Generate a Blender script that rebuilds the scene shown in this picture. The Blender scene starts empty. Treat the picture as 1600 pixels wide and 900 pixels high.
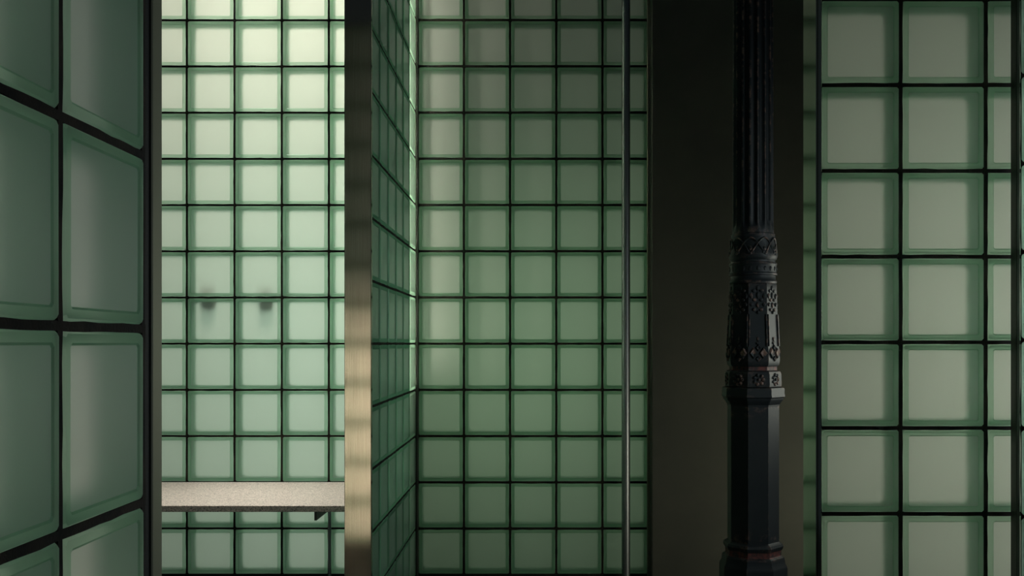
import bpy, bmesh, math, random
from mathutils import Vector, Matrix
random.seed(7)
S = bpy.context.scene
COL = S.collection

# ------------------------------------------------------------------ camera
FPX, PX, PY = 1553.0, 840.0, 537.0          # focal length (px) and principal point in the 1600x900 frame
cam = bpy.data.cameras.new('camera')
cam.sensor_fit = 'HORIZONTAL'; cam.sensor_width = 36.0
cam.lens = 36.0 * FPX / 1600.0
cam.shift_x = -(PX - 800.0) / 1600.0
cam.shift_y = (PY - 450.0) / 1600.0
cam.clip_start = 0.02; cam.clip_end = 60
camo = bpy.data.objects.new('camera', cam); COL.objects.link(camo)
camo.location = (0, 0, 0); camo.rotation_euler = (math.pi / 2, 0, 0)
S.camera = camo

# ------------------------------------------------------------------ world, exposure
w = bpy.data.worlds.new('world'); S.world = w; w.use_nodes = True
bg = w.node_tree.nodes['Background']
bg.inputs[0].default_value = (0.55, 0.75, 0.85, 1); bg.inputs[1].default_value = 0.022
S.view_settings.view_transform = 'Standard'; S.view_settings.look = 'None'
S.view_settings.exposure = 0.0; S.view_settings.gamma = 1.0
S.view_settings.use_curve_mapping = False
S.cycles.use_denoising = True
S.cycles.max_bounces = 10; S.cycles.diffuse_bounces = 5; S.cycles.transmission_bounces = 8
S.cycles.sample_clamp_indirect = 4.0
S.cycles.caustics_reflective = False

# ------------------------------------------------------------------ lamps in the spaces behind the glass walls
def area(name, loc, target, sx, sy, power, color, spread=180):
    l = bpy.data.lights.new(name, 'AREA'); l.shape = 'RECTANGLE'; l.size = sx; l.size_y = sy
    l.energy = power; l.color = color; l.spread = math.radians(spread)
    o = bpy.data.objects.new(name, l); COL.objects.link(o); o.location = loc
    d = Vector(target) - Vector(loc)
    o.rotation_euler = d.to_track_quat('-Z', 'Y').to_euler()
    return o
area('lamp_behind_back_wall', (-0.95, 5.1, 1.7), (-0.9, 4.1, 0.8), 0.9, 0.5, 22, (1.0, 0.96, 0.84))
area('lamp_behind_back_wall_low', (-0.9, 5.3, 0.1), (-0.85, 4.1, 0.1), 0.6, 1.5, 12.5, (0.75, 1.0, 0.86))
area('added_light_beside_partition', (-0.90, 4.42, 0.75), (-0.6, 4.24, 0.75), 0.05, 1.7, 26.0, (1.0, 0.97, 0.86), 60)  # added light, brightens the last block column of the partition
area('lamp_behind_centre_wall', (-0.1, 5.3, 0.0), (-0.05, 4.3, 0.0), 0.7, 0.8, 3.7, (0.68, 1.0, 0.68))
area('lamp_behind_right_wall', (1.5, 3.3, 0.0), (0.9, 2.4, 0.0), 0.5, 0.5, 4.9, (0.96, 1.0, 0.87), 160)
area('added_light_right_of_column', (1.7, 3.0, -0.7), (1.25, 4.2, -0.45), 0.3, 0.2, 3.0, (1.0, 0.96, 0.74), 115)  # added light that lifts the right and lower part of the plaster
area('lamp_behind_left_wall', (-1.6, 0.4, 0.0), (-0.55, 0.9, 0.0), 0.5, 0.9, 4.3, (0.94, 1.0, 0.95))
area('lamp_behind_alcove_front', (-1.0, 0.5, -0.42), (-1.0, 1.1, -0.5), 0.3, 1.1, 6.2, (1.0, 0.84, 0.72), 80)
area('lamp_over_shelf', (-1.15, 3.70, 1.9), (-1.05, 3.74, -0.57), 1.1, 0.2, 5.2, (1.0, 0.93, 0.86), 40)
area('lamp_behind_right_return', (2.0, 1.9, 0.2), (1.1, 2.1, 0.1), 0.5, 0.9, 7, (0.85, 0.97, 1.0), 90)

# ------------------------------------------------------------------ materials
def mat(name):
    m = bpy.data.materials.new(name); m.use_nodes = True
    nt = m.node_tree
    for n in list(nt.nodes): nt.nodes.remove(n)
    out = nt.nodes.new('ShaderNodeOutputMaterial')
    return m, nt, out
def N(nt, t, **kw):
    n = nt.nodes.new(t)
    for k, v in kw.items():
        if k in n.inputs: n.inputs[k].default_value = v
        else: setattr(n, k, v)
    return n
def ramp(nt, fac, stops):
    r = nt.nodes.new('ShaderNodeValToRGB')
    e = r.color_ramp.elements
    while len(e) < len(stops): e.new(0.5)
    for i, (p, c) in enumerate(stops):
        e[i].position = p; e[i].color = (*c, 1)
    nt.links.new(fac, r.inputs[0]); return r.outputs[0]
def noise(nt, scale, detail=3, vec=None, rough=0.5):
    n = N(nt, 'ShaderNodeTexNoise', Scale=scale, Detail=detail, Roughness=rough)
    if vec is not None: nt.links.new(vec, n.inputs['Vector'])
    return n.outputs['Fac']
def objcoord(nt, scale=(1, 1, 1)):
    tc = nt.nodes.new('ShaderNodeTexCoord'); mp = nt.nodes.new('ShaderNodeMapping')
    mp.inputs['Scale'].default_value = scale
    nt.links.new(tc.outputs['Object'], mp.inputs[0]); return mp.outputs[0]
def bump(nt, h, strength, dist=0.002):
    b = N(nt, 'ShaderNodeBump', Strength=strength, Distance=dist)
    nt.links.new(h, b.inputs['Height']); return b.outputs[0]
def mix(nt, a, b, f):
    m = nt.nodes.new('ShaderNodeMixShader'); m.inputs[0].default_value = f
    nt.links.new(a, m.inputs[1]); nt.links.new(b, m.inputs[2]); return m.outputs[0]

# satin face of a block: scatters what shines through the hollow block, with a little veil and sheen
M_PANE, nt, out = mat('satin_glass_face')
v = objcoord(nt, (1, 1, 1)); nb = bump(nt, noise(nt, 30, 3, v), 0.05)
rf = N(nt, 'ShaderNodeBsdfRefraction', Color=(0.95, 0.97, 0.93, 1), Roughness=0.75, IOR=1.15)
nt.links.new(nb, rf.inputs['Normal'])
tr = N(nt, 'ShaderNodeBsdfTranslucent', Color=(0.95, 0.97, 0.93, 1))
df = N(nt, 'ShaderNodeBsdfDiffuse', Color=(0.45, 0.55, 0.48, 1))
gl = N(nt, 'ShaderNodeBsdfGlossy', Color=(0.9, 0.95, 0.95, 1), Roughness=0.35)
s = mix(nt, rf.outputs[0], tr.outputs[0], 0.26)
s = mix(nt, s, df.outputs[0], 0.10)
ms = nt.nodes.new('ShaderNodeMixShader'); fr = N(nt, 'ShaderNodeFresnel', IOR=1.42)
nt.links.new(fr.outputs[0], ms.inputs[0]); nt.links.new(s, ms.inputs[1]); nt.links.new(gl.outputs[0], ms.inputs[2])
nt.links.new(ms.outputs[0], out.inputs[0])

# moulded edge of a block: thick green glass
M_RIM, nt, out = mat('green_glass_edge')
rf = N(nt, 'ShaderNodeBsdfRefraction', Color=(0.75, 0.95, 0.80, 1), Roughness=0.5, IOR=1.25)
tr = N(nt, 'ShaderNodeBsdfTranslucent', Color=(0.78, 0.97, 0.83, 1))
df = N(nt, 'ShaderNodeBsdfDiffuse', Color=(0.20, 0.34, 0.23, 1))
gl = N(nt, 'ShaderNodeBsdfGlossy', Color=(0.8, 0.95, 0.85, 1), Roughness=0.3)
s = mix(nt, rf.outputs[0], tr.outputs[0], 0.6)
s = mix(nt, s, df.outputs[0], 0.12); s = mix(nt, s, gl.outputs[0], 0.02)
nt.links.new(s, out.inputs[0])

# inner side walls of the hollow block
M_SIDE, nt, out = mat('green_glass_side')
df = N(nt, 'ShaderNodeBsdfDiffuse', Color=(0.38, 0.65, 0.50, 1))
nt.links.new(df.outputs[0], out.inputs[0])

# rear satin face: scatters the light that arrives from behind
M_BACK, nt, out = mat('satin_glass_rear')
tr = N(nt, 'ShaderNodeBsdfTranslucent', Color=(0.80, 0.81, 0.73, 1))
df = N(nt, 'ShaderNodeBsdfDiffuse', Color=(0.40, 0.50, 0.43, 1))
s = mix(nt, tr.outputs[0], df.outputs[0], 0.2)
nt.links.new(s, out.inputs[0])

# darker copy of the rear face: the partition's dimness put into its colour
M_SHADED_REAR, nt, out = mat('shaded_glass_rear')
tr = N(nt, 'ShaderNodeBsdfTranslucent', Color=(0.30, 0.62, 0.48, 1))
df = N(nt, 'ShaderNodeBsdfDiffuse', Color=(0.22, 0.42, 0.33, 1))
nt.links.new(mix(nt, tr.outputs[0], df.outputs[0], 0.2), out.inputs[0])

def principled(name, base, rough, metal=0.0, spec=0.5):
    m, nt, out = mat(name)
    p = nt.nodes.new('ShaderNodeBsdfPrincipled')
    p.inputs['Base Color'].default_value = (*base, 1)
    p.inputs['Roughness'].default_value = rough; p.inputs['Metallic'].default_value = metal
    p.inputs['Specular IOR Level'].default_value = spec
    nt.links.new(p.outputs[0], out.inputs[0])
    return m, nt, p

M_MORTAR, nt, p = principled('dark_mortar', (0.02, 0.018, 0.015), 0.85, spec=0.2)
v = objcoord(nt)
nt.links.new(ramp(nt, noise(nt, 14, 4, v), [(0.35, (0.008, 0.008, 0.008)), (0.7, (0.035, 0.026, 0.02))]), p.inputs['Base Color'])
nt.links.new(bump(nt, noise(nt, 220, 3, v), 0.5), p.inputs['Normal'])

M_STEEL, nt, p = principled('brushed_steel', (0.50, 0.45, 0.37), 0.10, 1.0)
v = objcoord(nt, (60, 60, 0.6)); n1 = noise(nt, 8, 4, v)
nt.links.new(ramp(nt, n1, [(0.3, (0.44, 0.38, 0.32)), (0.75, (0.58, 0.51, 0.44))]), p.inputs['Base Color'])
nt.links.new(bump(nt, n1, 0.06, 0.001), p.inputs['Normal'])

M_MIRROR, nt, p = principled('polished_steel', (0.52, 0.52, 0.44), 0.10, 1.0)
v = objcoord(nt, (60, 60, 0.6)); nt.links.new(bump(nt, noise(nt, 8, 4, v), 0.03, 0.001), p.inputs['Normal'])

M_OLIVE, nt, p = principled('satin_olive_steel', (0.20, 0.20, 0.15), 0.45, 0.7)
v = objcoord(nt, (60, 60, 0.6)); nt.links.new(bump(nt, noise(nt, 8, 4, v), 0.05, 0.001), p.inputs['Normal'])

M_POLE, nt, p = principled('satin_steel_tube', (0.30, 0.32, 0.33), 0.42, 1.0)
v = objcoord(nt, (80, 80, 0.5)); nt.links.new(bump(nt, noise(nt, 6, 3, v), 0.05, 0.001), p.inputs['Normal'])

M_BLACK, nt, p = principled('black_sealant', (0.006, 0.006, 0.007), 0.6, spec=0.3)
v = objcoord(nt); nt.links.new(bump(nt, noise(nt, 90, 3, v), 0.3), p.inputs['Normal'])

M_DARKMETAL, nt, p = principled('dark_bronze_metal', (0.05, 0.05, 0.045), 0.45, 0.6)
v = objcoord(nt, (30, 30, 1)); nt.links.new(bump(nt, noise(nt, 10, 3, v), 0.08, 0.001), p.inputs['Normal'])

M_PLASTER, nt, p = principled('dark_plaster', (0.10, 0.105, 0.085), 0.8, spec=0.25)
v = objcoord(nt)
nt.links.new(ramp(nt, noise(nt, 3.5, 6, v, 0.6), [(0.3, (0.066, 0.070, 0.060)), (0.7, (0.088, 0.090, 0.074))]), p.inputs['Base Color'])
nt.links.new(bump(nt, noise(nt, 160, 4, v), 0.15, 0.001), p.inputs['Normal'])

M_FLOOR, nt, p = principled('dark_concrete', (0.06, 0.06, 0.055), 0.6)
v = objcoord(nt)
nt.links.new(ramp(nt, noise(nt, 5, 6, v), [(0.3, (0.045, 0.045, 0.042)), (0.7, (0.075, 0.073, 0.068))]), p.inputs['Base Color'])

M_GRANITE, nt, p = principled('speckled_granite', (0.4, 0.38, 0.34), 0.5)
v = objcoord(nt)
vo = N(nt, 'ShaderNodeTexVoronoi', Scale=300); nt.links.new(v, vo.inputs['Vector'])
sep = nt.nodes.new('ShaderNodeSeparateColor'); nt.links.new(vo.outputs['Color'], sep.inputs[0])
nt.links.new(ramp(nt, sep.outputs[0], [(0.0, (0.17, 0.155, 0.14)), (0.3, (0.42, 0.38, 0.33)), (0.65, (0.58, 0.53, 0.46)), (1.0, (0.66, 0.56, 0.49))]), p.inputs['Base Color'])

M_IRON, nt, p = principled('worn_black_iron_paint', (0.012, 0.014, 0.016), 0.5, spec=0.25)
v = objcoord(nt)
geo = nt.nodes.new('ShaderNodeNewGeometry')
n1 = noise(nt, 38, 6, v, 0.7); n2 = noise(nt, 7, 4, v)
edge = ramp(nt, geo.outputs['Pointiness'], [(0.52, (0, 0, 0)), (0.60, (1, 1, 1))])
chip = ramp(nt, n1, [(0.50, (0, 0, 0)), (0.62, (1, 1, 1))])
mul = N(nt, 'ShaderNodeMath', operation='MULTIPLY'); nt.links.new(edge, mul.inputs[0]); nt.links.new(chip, mul.inputs[1])
dust = ramp(nt, noise(nt, 260, 3, v, 0.6), [(0.70, (0, 0, 0)), (0.78, (0.3, 0.3, 0.3))])
mx = N(nt, 'ShaderNodeMath', operation='MAXIMUM'); nt.links.new(mul.outputs[0], mx.inputs[0]); nt.links.new(dust, mx.inputs[1])
basec = ramp(nt, n2, [(0.3, (0.010, 0.014, 0.017)), (0.7, (0.018, 0.021, 0.022))])
mc = N(nt, 'ShaderNodeMix', data_type='RGBA'); nt.links.new(mx.outputs[0], mc.inputs[0])
nt.links.new(basec, mc.inputs[6]); mc.inputs[7].default_value = (0.20, 0.12, 0.095, 1)
nt.links.new(mc.outputs[2], p.inputs['Base Color'])
nt.links.new(bump(nt, n1, 0.15, 0.001), p.inputs['Normal'])

M_RUST, nt, p = principled('red_rust_paint', (0.10, 0.03, 0.022), 0.65)
v = objcoord(nt)
nt.links.new(ramp(nt, noise(nt, 60, 5, v, 0.7), [(0.4, (0.02, 0.016, 0.016)), (0.6, (0.14, 0.035, 0.028))]), p.inputs['Base Color'])

# ------------------------------------------------------------------ helpers
def link(name, me, mats=(), parent=None, loc=(0, 0, 0), rz=0.0):
    for m in mats: me.materials.append(m)
    o = bpy.data.objects.new(name, me); COL.objects.link(o)
    o.location = loc; o.rotation_euler = (0, 0, rz)
    if parent is not None: o.parent = parent
    return o
def from_bm(name, bm, mats, parent=None, loc=(0, 0, 0), rz=0.0, smooth=None):
    me = bpy.data.meshes.new(name)
    bmesh.ops.recalc_face_normals(bm, faces=bm.faces[:])
    bm.to_mesh(me); bm.free()
    if smooth is not None:
        me.polygons.foreach_set('use_smooth', [True] * len(me.polygons))
        me.set_sharp_from_angle(angle=math.radians(smooth))
    return link(name, me, mats, parent, loc, rz)
def add_box(bm, x0, x1, y0, y1, z0, z1, mi=0):
    vs = [bm.verts.new(c) for c in ((x0,y0,z0),(x1,y0,z0),(x1,y1,z0),(x0,y1,z0),(x0,y0,z1),(x1,y0,z1),(x1,y1,z1),(x0,y1,z1))]
    for f in ((0,1,2,3),(4,5,6,7),(0,1,5,4),(1,2,6,5),(2,3,7,6),(3,0,4,7)):
        bm.faces.new([vs[i] for i in f]).material_index = mi
    return vs
def bev_box(bm, x0, x1, y0, y1, z0, z1, b=0.002):
    t = bmesh.new(); add_box(t, x0, x1, y0, y1, z0, z1)
    bmesh.ops.bevel(t, geom=t.edges[:], offset=b, segments=1, affect='EDGES')
    me = bpy.data.meshes.new('t'); t.to_mesh(me); t.free(); bm.from_mesh(me); bpy.data.meshes.remove(me)
def structure(o, label):
    o['kind'] = 'structure'; o['label'] = label; return o
def thing(name, loc, label, cat, group=None):
    o = bpy.data.objects.new(name, None); COL.objects.link(o); o.location = loc; o.empty_display_size = 0.1
    o['label'] = label; o['category'] = cat
    if group: o['group'] = group
    return o

# ------------------------------------------------------------------ hollow glass block (local: x right, y away from viewer, z up)
BLOCKS = {}
T = 0.080
def block_mesh(wd, ht, rear):
    key = (round(wd, 4), round(ht, 4), rear.name)
    if key in BLOCKS: return BLOCKS[key]
    bm = bmesh.new()
    def loop(inset, y, ch):
        a, b = wd / 2 - inset, ht / 2 - inset
        pts = ((-a+ch,-b),(a-ch,-b),(a,-b+ch),(a,b-ch),(a-ch,b),(-a+ch,b),(-a,b-ch),(-a,-b+ch))
        return [bm.verts.new((x, y, z)) for x, z in pts]
    def bridge(l0, l1, mi):
        for i in range(8):
            j = (i + 1) % 8
            bm.faces.new((l0[i], l0[j], l1[j], l1[i])).material_index = mi
    # moulded edge and face
    a0 = loop(0.0, 0.008, 0.004); a1 = loop(0.0010, 0.0030, 0.004); a2 = loop(0.0030, 0.0, 0.0035)
    a3 = loop(0.0120, 0.0, 0.004); a4 = loop(0.0145, 0.0018, 0.003)
    bridge(a0, a1, 1); bridge(a1, a2, 1); bridge(a2, a3, 1); bridge(a3, a4, 1)
    bm.faces.new(a4).material_index = 0
    # hollow inside: side walls that close in towards the rear face
    c0 = loop(0.0, 0.0082, 0.004); c1 = loop(0.0035, 0.012, 0.006); c2 = loop(0.0090, 0.060, 0.008); c3 = loop(0.0120, T - 0.006, 0.010)
    bridge(c0, c1, 2); bridge(c1, c2, 2); bridge(c2, c3, 2)
    bm.faces.new(c3).material_index = 3
    # outer sides and rear rim
    d1 = loop(0.0, T - 0.004, 0.006); d2 = loop(0.0035, T, 0.006); d3 = loop(0.0095, T, 0.006)
    bridge(c0, d1, 2); bridge(d1, d2, 1); bridge(d2, d3, 1); bridge(d3, c3, 1)
    me = bpy.data.meshes.new('glass_block')
    bmesh.ops.recalc_face_normals(bm, faces=bm.faces[:])
    bm.faces.ensure_lookup_table()
    bm.to_mesh(me); bm.free()
    for m in (M_PANE, M_RIM, M_SIDE, rear): me.materials.append(m)
    BLOCKS[key] = me
    return me

def joint_bar(bm, x0, x1, z0, z1, horiz, seg=0.03, y0=0.0022, jit=0.0008):
    # a mortar joint with slightly uneven edges
    L = (x1 - x0) if horiz else (z1 - z0)
    n = max(2, int(L / seg)); rows = []
    for i in range(n + 1):
        t = i / n
        j0, j1, jy = random.uniform(-jit, jit), random.uniform(-jit, jit), random.uniform(-0.0006, 0.0006)
        if horiz:
            x = x0 + (x1 - x0) * t; q = ((x, y0+jy, z0+j0), (x, y0+jy, z1+j1), (x, T-y0, z1), (x, T-y0, z0))
        else:
            z = z0 + (z1 - z0) * t; q = ((x0+j0, y0+jy, z), (x1+j1, y0+jy, z), (x1, T-y0, z), (x0, T-y0, z))
        rows.append([bm.verts.new(c) for c in q])
    for a, b in zip(rows, rows[1:]):
        for k in range(4):
            bm.faces.new((a[k], a[(k+1)%4], b[(k+1)%4], b[k]))
    bm.faces.new(rows[0]); bm.faces.new(rows[-1])

def block_wall(name, label, origin, rz, xs, zs, joint=0.0068, rear=None):
    """xs, zs: joint centre lines in wall coordinates; the mortar grid is the wall, every block its child"""
    bm = bmesh.new(); h = joint / 2 + 0.0006
    for z in zs: joint_bar(bm, xs[0] - h, xs[-1] + h, z - h, z + h, True)
    for x in xs:
        for za, zb in zip(zs, zs[1:]): joint_bar(bm, x - h, x + h, za + h - 0.0005, zb - h + 0.0005, False)
    wall = from_bm(name, bm, [M_MORTAR], None, origin, rz)
    structure(wall, label)
    for xa, xb in zip(xs, xs[1:]):
        for za, zb in zip(zs, zs[1:]):
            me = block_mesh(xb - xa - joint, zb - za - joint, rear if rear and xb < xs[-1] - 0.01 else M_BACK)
            o = bpy.data.objects.new('glass_block', me); COL.objects.link(o)
            o.parent = wall
            o.location = ((xa + xb) / 2 + random.uniform(-.0004, .0004), random.uniform(-.0006, .0006), (za + zb) / 2 + random.uniform(-.0004, .0004))
            o.rotation_euler = (random.uniform(-.0015, .0015), 0, random.uniform(-.0015, .0015))
    return wall
def X(px, d): return (px - PX) * d / FPX
def Z(py, d): return (PY - py) * d / FPX
FLOOR = -1.06
PI2 = math.pi / 2

# ------------------------------------------------------------------ setting
bm = bmesh.new(); add_box(bm, -3.0, 3.0, -1.0, 6.5, FLOOR - 0.1, FLOOR)
structure(from_bm('floor', bm, [M_FLOOR]), 'dark concrete floor below the glass block walls')

# brightly lit wall at the back of the alcove (behind the granite shelf)
YB = 4.09; pb = 72.25 * YB / FPX
xsB = [X(p, YB) for p in (144.0, 218.0, 291.5, 366.0, 440.0, 513.5, 587.5)]
block_wall('wall_alcove_back', 'bright backlit glass block wall behind the granite shelf', (0, YB, 0), 0, xsB, [pb * k for k in range(-5, 9)])
# dark footing under it
bm = bmesh.new(); bev_box(bm, xsB[0], -0.62, YB - 0.02, YB + 0.08, FLOOR, -5 * pb - 0.006)
structure(from_bm('baseboard_alcove', bm, [M_BLACK]), 'black base strip under the bright glass block wall')

# partition of glass blocks running away from the viewer
XC = X(650, 4.29)
ysC = [3.137 + 0.175] + [3.5 + 0.195 * k for k in range(0, 5)]
ysC = [3.125] + ysC
block_wall('wall_partition', 'dark green glass block partition running back beside the steel post', (XC, 0, 0), PI2, ysC, [0.2 * k for k in range(-5, 10)], rear=M_SHADED_REAR)
# centre wall
YD = 4.29
xsD = [X(652.5, YD) + 0.1995 * k for k in range(6)]
block_wall('wall_centre', 'green glass block wall between partition and dark plaster wall', (0, YD, 0), 0, xsD, [0.1997 * k for k in range(-5, 9)], joint=0.0085)
bm = bmesh.new(); bev_box(bm, xsD[0], xsD[-1], YD - 0.01, YD + 0.08, FLOOR, -5 * 0.1997 - 0.006)
structure(from_bm('baseboard_centre', bm, [M_BLACK]), 'black base strip under the centre glass block wall')
# left wall close to the camera
XA = -0.4525
block_wall('wall_left', 'large near glass blocks of the left wall', (XA, 0, 0.017), PI2, [0.546, 0.747, 0.947, 1.147], [0.2 * k for k in range(-5, 9)], joint=0.0085)
# panel at right angles to it, seen only mirrored in the steel post
block_wall('wall_alcove_front', 'warm lit glass block panel mirrored in the brushed steel post', (0, 1.20, 0), math.pi, [0.56 + 0.2 * k for k in range(0, 5)], [0.2 * k for k in range(-5, 9)], joint=0.016)
bm = bmesh.new(); bev_box(bm, -1.37, -0.55, 1.11, 1.205, FLOOR, -1.009)
structure(from_bm('baseboard_alcove_front', bm, [M_BLACK]), 'black base strip under the mirrored glass block panel')
# right wall
YR = 2.296; pr = 134.2 * YR / FPX
xsR = [X(1277, YR) + 0.006, X(1408, YR), X(1541, YR), X(1674, YR)]
block_wall('wall_right', 'grey green glass block wall right of the iron column', (0, YR, 0.003), 0, xsR, [pr * k for k in range(-5, 9)], joint=0.0075)
# return of the right wall at the picture edge
XE = 1.0985
block_wall('wall_right_return', 'glass block return at the right picture edge', (XE, 0, 0.008), -PI2, [-2.262, -2.062, -1.862], [0.2 * k for k in range(-5, 9)])
# dark plaster wall
YP = 4.20
bm = bmesh.new(); bev_box(bm, X(1018.5, YP), 1.9, YP, YP + 0.25, FLOOR, 1.85, 0.003)
structure(from_bm('wall_plaster', bm, [M_PLASTER]), 'dark plaster wall behind the iron column')

# added unseen divider: limits lamp spill from behind the alcove onto the centre wall
bm = bmesh.new(); bev_box(bm, -0.60, -0.54, 4.47, 6.0, FLOOR, 1.85, 0.003)
structure(from_bm('light_spill_divider', bm, [M_PLASTER]), 'added unseen divider limiting lamp spill behind the glass block walls')

# ------------------------------------------------------------------ steel trims (setting)
def trim(n, label, m, boxes, b=0.0015):
    bm = bmesh.new()
    for bx in boxes: bev_box(bm, *bx, b)
    structure(from_bm('trim_%d' % n, bm, [m], smooth=30), label)
ZT = 1.85
# steel end post of the partition: folded channel around the block edge
xa, xb = X(538, 3.10), X(580, 3.10)
trim(1, 'brushed steel end post of the glass block partition', M_STEEL, [(xa, xb, 3.10, 3.112, FLOOR, ZT), (xa, xa + 0.004, 3.112, 3.135, FLOOR, ZT), (xb - 0.004, xb, 3.112, 3.122, FLOOR, ZT)])
trim(2, 'dark corner post between partition and centre wall', M_DARKMETAL, [(XC + 0.0005, X(653, YD - 0.02), YD - 0.022, YD + 0.06, FLOOR, ZT)])
trim(3, 'thin steel edge strip between centre glass wall and plaster wall', M_OLIVE, [(X(1011.5, YD - 0.02), X(1018, YD - 0.02), YD - 0.02, YD + 0.07, FLOOR, ZT)])
trim(4, 'black sealant joint at the end of the left glass wall', M_BLACK, [(XA - 0.078, XA - 0.003, 1.150, 1.168, FLOOR, ZT)])
trim(5, 'olive steel end strip of the left glass wall', M_OLIVE, [(XA - 0.084, XA + 0.0008, 1.166, 1.196, FLOOR, ZT)])
xr = X(1275, 2.288)
trim(6, 'polished steel end post left of the right glass wall', M_MIRROR, [(xr, xr + 0.004, 2.288, 2.398, FLOOR, ZT), (xr + 0.004, X(1283.5, 2.288), 2.284, 2.292, FLOOR, ZT), (xr + 0.004, X(1283.5, 2.288), 2.384, 2.398, FLOOR, ZT)], 0.0012)
trim(7, 'dark corner post at the right picture edge', M_DARKMETAL, [(1.0905, 1.0985, 2.262, 2.292, FLOOR, ZT)])

# ------------------------------------------------------------------ granite shelf
ZS = Z(753, YB); yf = -ZS * FPX / (790 - PY); zb = Z(800, yf)
sh = thing('granite_shelf', (-1.1, 3.8, ZS), 'speckled granite shelf in front of the bright glass block wall', 'shelf')
bm = bmesh.new(); bev_box(bm, xsB[0] + 1.1, XC - 0.083 + 1.1, yf - 3.8, YB - 0.004 - 3.8, zb - ZS, 0.0, 0.0015)
from_bm('slab', bm, [M_GRANITE], sh)
for pxb in (491.0, 150.0):
    yb0 = yf + 0.045; x0 = X(pxb, yb0); z1 = Z(813.5, yb0)
    bm = bmesh.new(); bev_box(bm, x0 + 1.1, x0 + 0.009 + 1.1, yb0 - 3.8, YB - 0.004 - 3.8, z1 - ZS, zb - ZS, 0.001)
    br = from_bm('bracket', bm, [M_DARKMETAL], sh)
    bm = bmesh.new(); bev_box(bm, x0 - 0.03 + 1.1, x0 + 0.039 + 1.1, YB - 0.012 - 3.8, YB - 0.004 - 3.8, z1 - 0.04 - ZS, zb - ZS, 0.001)
    from_bm('wall_plate', bm, [M_DARKMETAL], br)

bm = bmesh.new(); yb0 = 4.03
if True:
    cs = [(X(515, yb0) + 1.1 + 0.0065 * math.cos(k * math.pi / 8), yb0 - 3.8 + 0.0065 * math.sin(k * math.pi / 8)) for k in range(16)]
    lo = [bm.verts.new((a, b, FLOOR - ZS)) for a, b in cs]; hi = [bm.verts.new((a, b, zb - ZS)) for a, b in cs]
    for k in range(16): bm.faces.new((lo[k], lo[(k+1)%16], hi[(k+1)%16], hi[k]))
    bm.faces.new(lo); bm.faces.new(hi)
from_bm('support_rod', bm, [M_POLE], sh, smooth=40)

# ------------------------------------------------------------------ steel tube
YT = 4.235; r = 6.6 * YT / FPX
pl = thing('steel_pole', (X(978, YT), YT, FLOOR), 'slim vertical stainless steel pole in front of the centre glass wall', 'pole')
def lathe(bm, prof, n, cx=0, cy=0, a0=0.0, mi=0):
    # n = 8: straight octagon sides, each split into six so that edges stay local
    pr = []
    for (r0, z0), (r1, z1) in zip(prof, prof[1:]):
        k = max(1, int(abs(z1 - z0) / 0.035)) if n == 8 else 1
        pr += [(r0 + (r1 - r0) * i / k, z0 + (z1 - z0) * i / k) for i in range(k)]
    pr.append(prof[-1])
    cs = [(math.cos(a0 + 2*math.pi*i/n), math.sin(a0 + 2*math.pi*i/n)) for i in range(n)]
    if n == 8:
        ts = (0.0, 0.06, 0.35, 0.65, 0.94)
        cs = [(cs[i][0] * (1-t) + cs[(i+1)%8][0] * t, cs[i][1] * (1-t) + cs[(i+1)%8][1] * t) for i in range(8) for t in ts]
    m = len(cs)
    rows = [[bm.verts.new((cx + rr * c, cy + rr * q, z)) for c, q in cs] for rr, z in pr]
    for a, b in zip(rows, rows[1:]):
        for i in range(m): bm.faces.new((a[i], a[(i+1)%m], b[(i+1)%m], b[i])).material_index = mi
    bm.faces.new(rows[0]); bm.faces.new(rows[-1])
bm = bmesh.new(); lathe(bm, [(r, 0.006), (r, 2.9)], 32); from_bm('tube', bm, [M_POLE], pl, smooth=40)
bm = bmesh.new(); lathe(bm, [(0.04, 0.0), (0.04, 0.005), (0.036, 0.008), (r + 0.0005, 0.008)], 32); from_bm('foot_flange', bm, [M_POLE], pl, smooth=40)

# ------------------------------------------------------------------ fittings behind the bright wall (seen as blurred shadows)
def fitting(px, py, r0, label):
    y0 = YB + T + 0.004
    t = thing('wall_fitting', (X(px, y0), y0, Z(py, y0)), label, 'fitting', 'fittings behind the bright glass wall')
    bm = bmesh.new(); lathe(bm, [(r0 * 0.3, 0.0), (r0, 0.006), (r0, 0.03), (r0 * 0.55, 0.045)], 20)
    bm.transform(Matrix.Rotation(-PI2, 4, 'X')); from_bm('head', bm, [M_BLACK], t, smooth=40)
    bm = bmesh.new(); bev_box(bm, -0.007, 0.007, 0.02, 0.034, 0.0, r0 + 0.02, 0.001); bev_box(bm, -0.03, 0.03, 0.02, 0.034, r0 + 0.012, r0 + 0.026, 0.001)
    from_bm('bracket', bm, [M_BLACK], t)
fitting(331, 474, 0.030, 'left blurred dark fitting showing through the bright glass blocks')
fitting(419, 476, 0.030, 'right blurred dark fitting showing through the bright glass blocks')

# ------------------------------------------------------------------ cast iron column
DC = 3.2; K = DC / FPX
CX, CY = X(1176.5, DC), DC
colm = thing('cast_iron_column', (CX, CY, FLOOR), 'black ornamented cast iron column in front of the dark plaster wall', 'column')
def zc(py): return Z(py, DC) - FLOOR
def zr(seq): return [(rpx * K, zc(py)) for rpx, py in seq]
OCT = math.pi / 8
def part(name, bm, parent=colm, m=M_IRON, smooth=35): return from_bm(name, bm, [m], parent, smooth=smooth)

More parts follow.
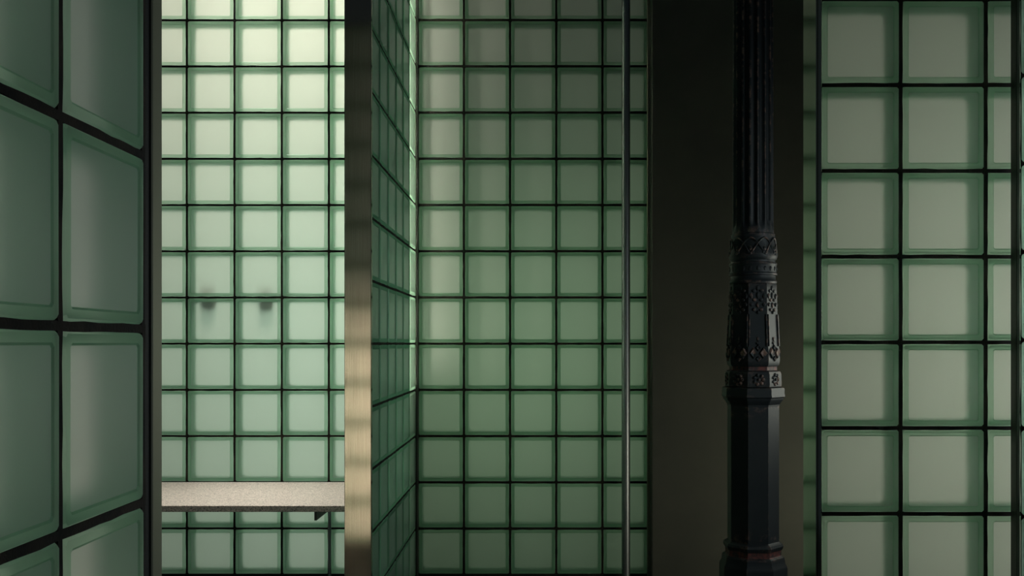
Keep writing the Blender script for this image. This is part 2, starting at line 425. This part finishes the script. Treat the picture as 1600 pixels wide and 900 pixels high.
# fluted shaft
bm = bmesh.new(); nf, ns = 16, 8; n = nf * ns
def flute_r(i, depth):
    t = (i % ns) / ns
    if t < 0.22: return 0.0
    u = (t - 0.22) / 0.78
    return depth * math.sin(math.pi * u) ** 0.7
rows = []
for rpx, py, dep in ((30.3, -330, 3.6), (31.2, 200, 3.6), (31.6, 346, 3.6), (31.7, 353, 2.6), (31.8, 357, 0.0), (32.0, 366, 0.0)):
    rows.append([bm.verts.new(((rpx - flute_r(i, dep)) * K * math.cos(2*math.pi*i/n), (rpx - flute_r(i, dep)) * K * math.sin(2*math.pi*i/n), zc(py))) for i in range(n)])
for a, b in zip(rows, rows[1:]):
    for i in range(n): bm.faces.new((a[i], a[(i+1)%n], b[(i+1)%n], b[i]))
bm.faces.new(rows[0]); bm.faces.new(rows[-1])
part('fluted_shaft', bm)

def ring(name, seq, n=48, a0=0.0, m=M_IRON, parent=colm):
    bm = bmesh.new(); lathe(bm, zr(seq), n, a0=a0); return part(name, bm, parent, m)
def tube(bm, pts, rad, ns=6):
    rows = []
    for i, p in enumerate(pts):
        p = Vector(p); t = (Vector(pts[min(i+1, len(pts)-1)]) - Vector(pts[max(i-1, 0)])).normalized()
        u = Vector((p.x, p.y, 0)).normalized(); v = t.cross(u).normalized(); u2 = v.cross(t)
        rows.append([bm.verts.new(p + rad * (math.cos(2*math.pi*k/ns) * u2 + math.sin(2*math.pi*k/ns) * v)) for k in range(ns)])
    for a, b in zip(rows, rows[1:]):
        for k in range(ns): bm.faces.new((a[k], a[(k+1)%ns], b[(k+1)%ns], b[k]))
    bm.faces.new(rows[0]); bm.faces.new(rows[-1])
def blob(bm, c, s, rot=None):
    m = Matrix.Translation(c) @ (rot or Matrix.Identity(4)) @ Matrix.Diagonal((*s, 1))
    bmesh.ops.create_icosphere(bm, subdivisions=1, radius=1.0, matrix=m)
def cyl(th, rr, z): return (rr * math.cos(th), rr * math.sin(th), z)
def clone(o, rz, parent):
    c = o.copy(); COL.objects.link(c); c.parent = parent; c.rotation_euler = (0, 0, rz); return c

collar = ring('collar', [(32, 366), (33.5, 367), (33.8, 371), (33.5, 374), (34, 388), (36.5, 396), (37.5, 402), (36, 406), (34, 408), (34, 411)])
# interlaced pointed arches on the collar
ARC = 2 * math.pi / 10
first = None
for k in range(10):
    if first is None:
        bm = bmesh.new()
        pts = []
        for i in range(13):
            t = i / 12; th = (t - 0.5) * 2 * ARC * 0.98
            py = 374 + 26 * abs(2 * t - 1) ** 1.6
            rr = (34.6 if py < 388 else 34.6 + (py - 388) * 0.23)
            pts.append(cyl(th, rr * K, zc(py)))
        tube(bm, pts, 1.25 * K, 5)
        first = part('arch_moulding', bm, collar)
    else: clone(first, k * ARC, collar)
first = None
for k in range(10):
    if first is None:
        bm = bmesh.new()
        for dth, py, sx, sz in ((0, 391, 2.6, 4.0), (-0.09, 397, 2.4, 2.6), (0.09, 397, 2.4, 2.6), (0, 399, 2.2, 2.4)):
            rr = 34.6 + max(0, py - 388) * 0.22
            blob(bm, cyl(dth, rr * K, zc(py)), (1.8 * K, sx * K, sz * K), Matrix.Rotation(dth, 4, 'Z'))
        first = part('leaf', bm, collar)
        first.rotation_euler = (0, 0, 0)
    else: clone(first, k * ARC, collar)
band = ring('studded_band', [(34, 411), (36.6, 412), (37.0, 414), (35.8, 416), (35.8, 427), (37.2, 428.5), (37.0, 431), (34.5, 432), (34.5, 437), (35.5, 438.5), (36.8, 441), (35.8, 444)])
first = None
for k in range(20):
    if first is None:
        bm = bmesh.new(); blob(bm, cyl(0, 35.8 * K, zc(421.5)), (1.6 * K, 2.4 * K, 4.2 * K)); first = part('stud', bm, band)
    else: clone(first, k * 2 * math.pi / 20, band)

# tapered octagonal pedestal
APO = math.cos(OCT)
ped = ring('tapered_pedestal', [(35.5, 444), (36.5, 446), (36.5, 455), (38.0, 500), (40.2, 545), (41.5, 562), (40.5, 569), (38.5, 572)], 8, OCT)
def ped_r(py): return 36.5 + (py - 455) * (5.0 / 107.0)
def face_pt(u, py, lift=0.0):      # point on the face that looks along +x of the piece, u across the face in px
    a = ped_r(py) * APO
    return Vector(((a + lift) * K, u * K, zc(py)))
first = rib = None
for k in range(8):
    if first is None:
        bm = bmesh.new()      # pierced leaf frieze at the top of each face
        for u, py, su, sz in ((0, 452, 2.6, 4.5), (-6, 456, 3.4, 3.0), (6, 456, 3.4, 3.0), (-10, 464, 2.6, 4.6), (10, 464, 2.6, 4.6), (0, 463, 2.2, 5.5),
                              (-5, 470, 3.2, 2.6), (5, 470, 3.2, 2.6), (-9.5, 477, 3.0, 3.4), (9.5, 477, 3.0, 3.4), (0, 478, 2.4, 5.0), (-5.5, 485, 3.2, 2.8), (5.5, 485, 3.2, 2.8), (0, 489, 2.0, 3.0)):
            blob(bm, face_pt(u, py, 0.4), (2.0 * K, su * K, sz * K))
        first = part('leaf_frieze', bm, ped)
        bm = bmesh.new()      # raised edge strips of the sunk panel
        for sgn in (-1, 1):
            P = []
            for py in (492, 541):
                hw = ped_r(py) * math.sin(OCT)
                P.append((face_pt(sgn * (hw - 3.2), py, -0.5), face_pt(sgn * (hw - 0.4), py, -0.5), face_pt(sgn * (hw - 0.9), py, 1.5), face_pt(sgn * (hw - 2.8), py, 1.5)))
            A = [bm.verts.new(q) for q in P[0]]; B = [bm.verts.new(q) for q in P[1]]
            for i in range(4): bm.faces.new((A[i], A[(i+1)%4], B[(i+1)%4], B[i]))
            bm.faces.new(A); bm.faces.new(B)
        blob(bm, face_pt(0, 536, 0.3), (1.6 * K, 4.0 * K, 3.0 * K)); blob(bm, face_pt(0, 530, 0.3), (1.4 * K, 2.2 * K, 4.0 * K))
        rib = part('panel_moulding', bm, ped)
    else: clone(first, k * math.pi / 4, ped); clone(rib, k * math.pi / 4, ped)
def diamond(bm, u, py, hu, hz, lift=2.4):
    c = [face_pt(u - hu, py, -0.3), face_pt(u, py - hz, -0.3), face_pt(u + hu, py, -0.3), face_pt(u, py + hz, -0.3)]
    f = [face_pt(u - hu * .72, py, lift), face_pt(u, py - hz * .72, lift), face_pt(u + hu * .72, py, lift), face_pt(u, py + hz * .72, lift)]
    c = [bm.verts.new(q) for q in c]; f = [bm.verts.new(q) for q in f]; tip = bm.verts.new(face_pt(u, py, lift - 1.2))
    for i in range(4):
        j = (i + 1) % 4
        bm.faces.new((c[i], c[j], f[j], f[i])); bm.faces.new((f[i], f[j], tip))
    bm.faces.new(c)
dm = []
for k in range(8):
    if not dm:
        for u in (-7.6, 7.6):
            bm = bmesh.new(); diamond(bm, u, 551.5, 6.6, 9.2); dm.append(part('diamond', bm, ped, smooth=None))
        for u in (0.0,):
            bm = bmesh.new(); diamond(bm, u, 543.5, 4.6, 5.4, 2.0); dm.append(part('diamond', bm, ped, smooth=None))
            bm = bmesh.new(); diamond(bm, u, 560.0, 4.6, 4.6, 2.0); dm.append(part('diamond', bm, ped, smooth=None))
    else:
        for d in dm: clone(d, k * math.pi / 4, ped)
ring('groove', [(37.5, 572), (37.0, 573), (37.0, 578), (37.8, 579)], 8, OCT, M_RUST)
rb = ring('rosette_band', [(38, 578), (42, 580), (43.6, 584), (44, 600), (43.6, 603), (42, 604)], 8, OCT)
first = None
for k in range(8):
    if first is None:
        bm = bmesh.new(); a = 43.8 * APO * K
        for i in range(7):
            t = 2 * math.pi * i / 7
            blob(bm, (a, 7.2 * K * math.cos(t), zc(592) + 7.2 * K * math.sin(t)), (2.6 * K, 3.2 * K, 3.2 * K))
        blob(bm, (a, 0, zc(592)), (3.0 * K, 3.0 * K, 3.0 * K))
        first = part('rosette', bm, rb)
    else: clone(first, k * math.pi / 4, rb)
ring('cornice', [(43, 604), (47.5, 605), (48.5, 607), (48.5, 615), (49.2, 616), (49.2, 619), (47, 621), (46.5, 624), (43.5, 627), (42, 630), (40.8, 631), (40.5, 634)], 8, OCT)
ring('octagonal_shaft', [(40.2, 634), (40.2, 844)], 8, OCT)
base = ring('base', [(40.2, 843), (41, 844), (45.5, 846.5), (47.0, 850), (45.8, 854), (44.2, 856)], 8, OCT)
ring('groove', [(44.0, 856), (43.5, 857), (43.5, 864), (45.0, 865)], 8, OCT, M_RUST)
ring('plinth', [(45.0, 865), (48.0, 867), (49.0, 871), (49.5, 876), (52.0, 880), (53.0, 884), (53.0, 930), (56, 936), (57, 940), (57, 537 + (-FLOOR) / K)], 8, OCT)
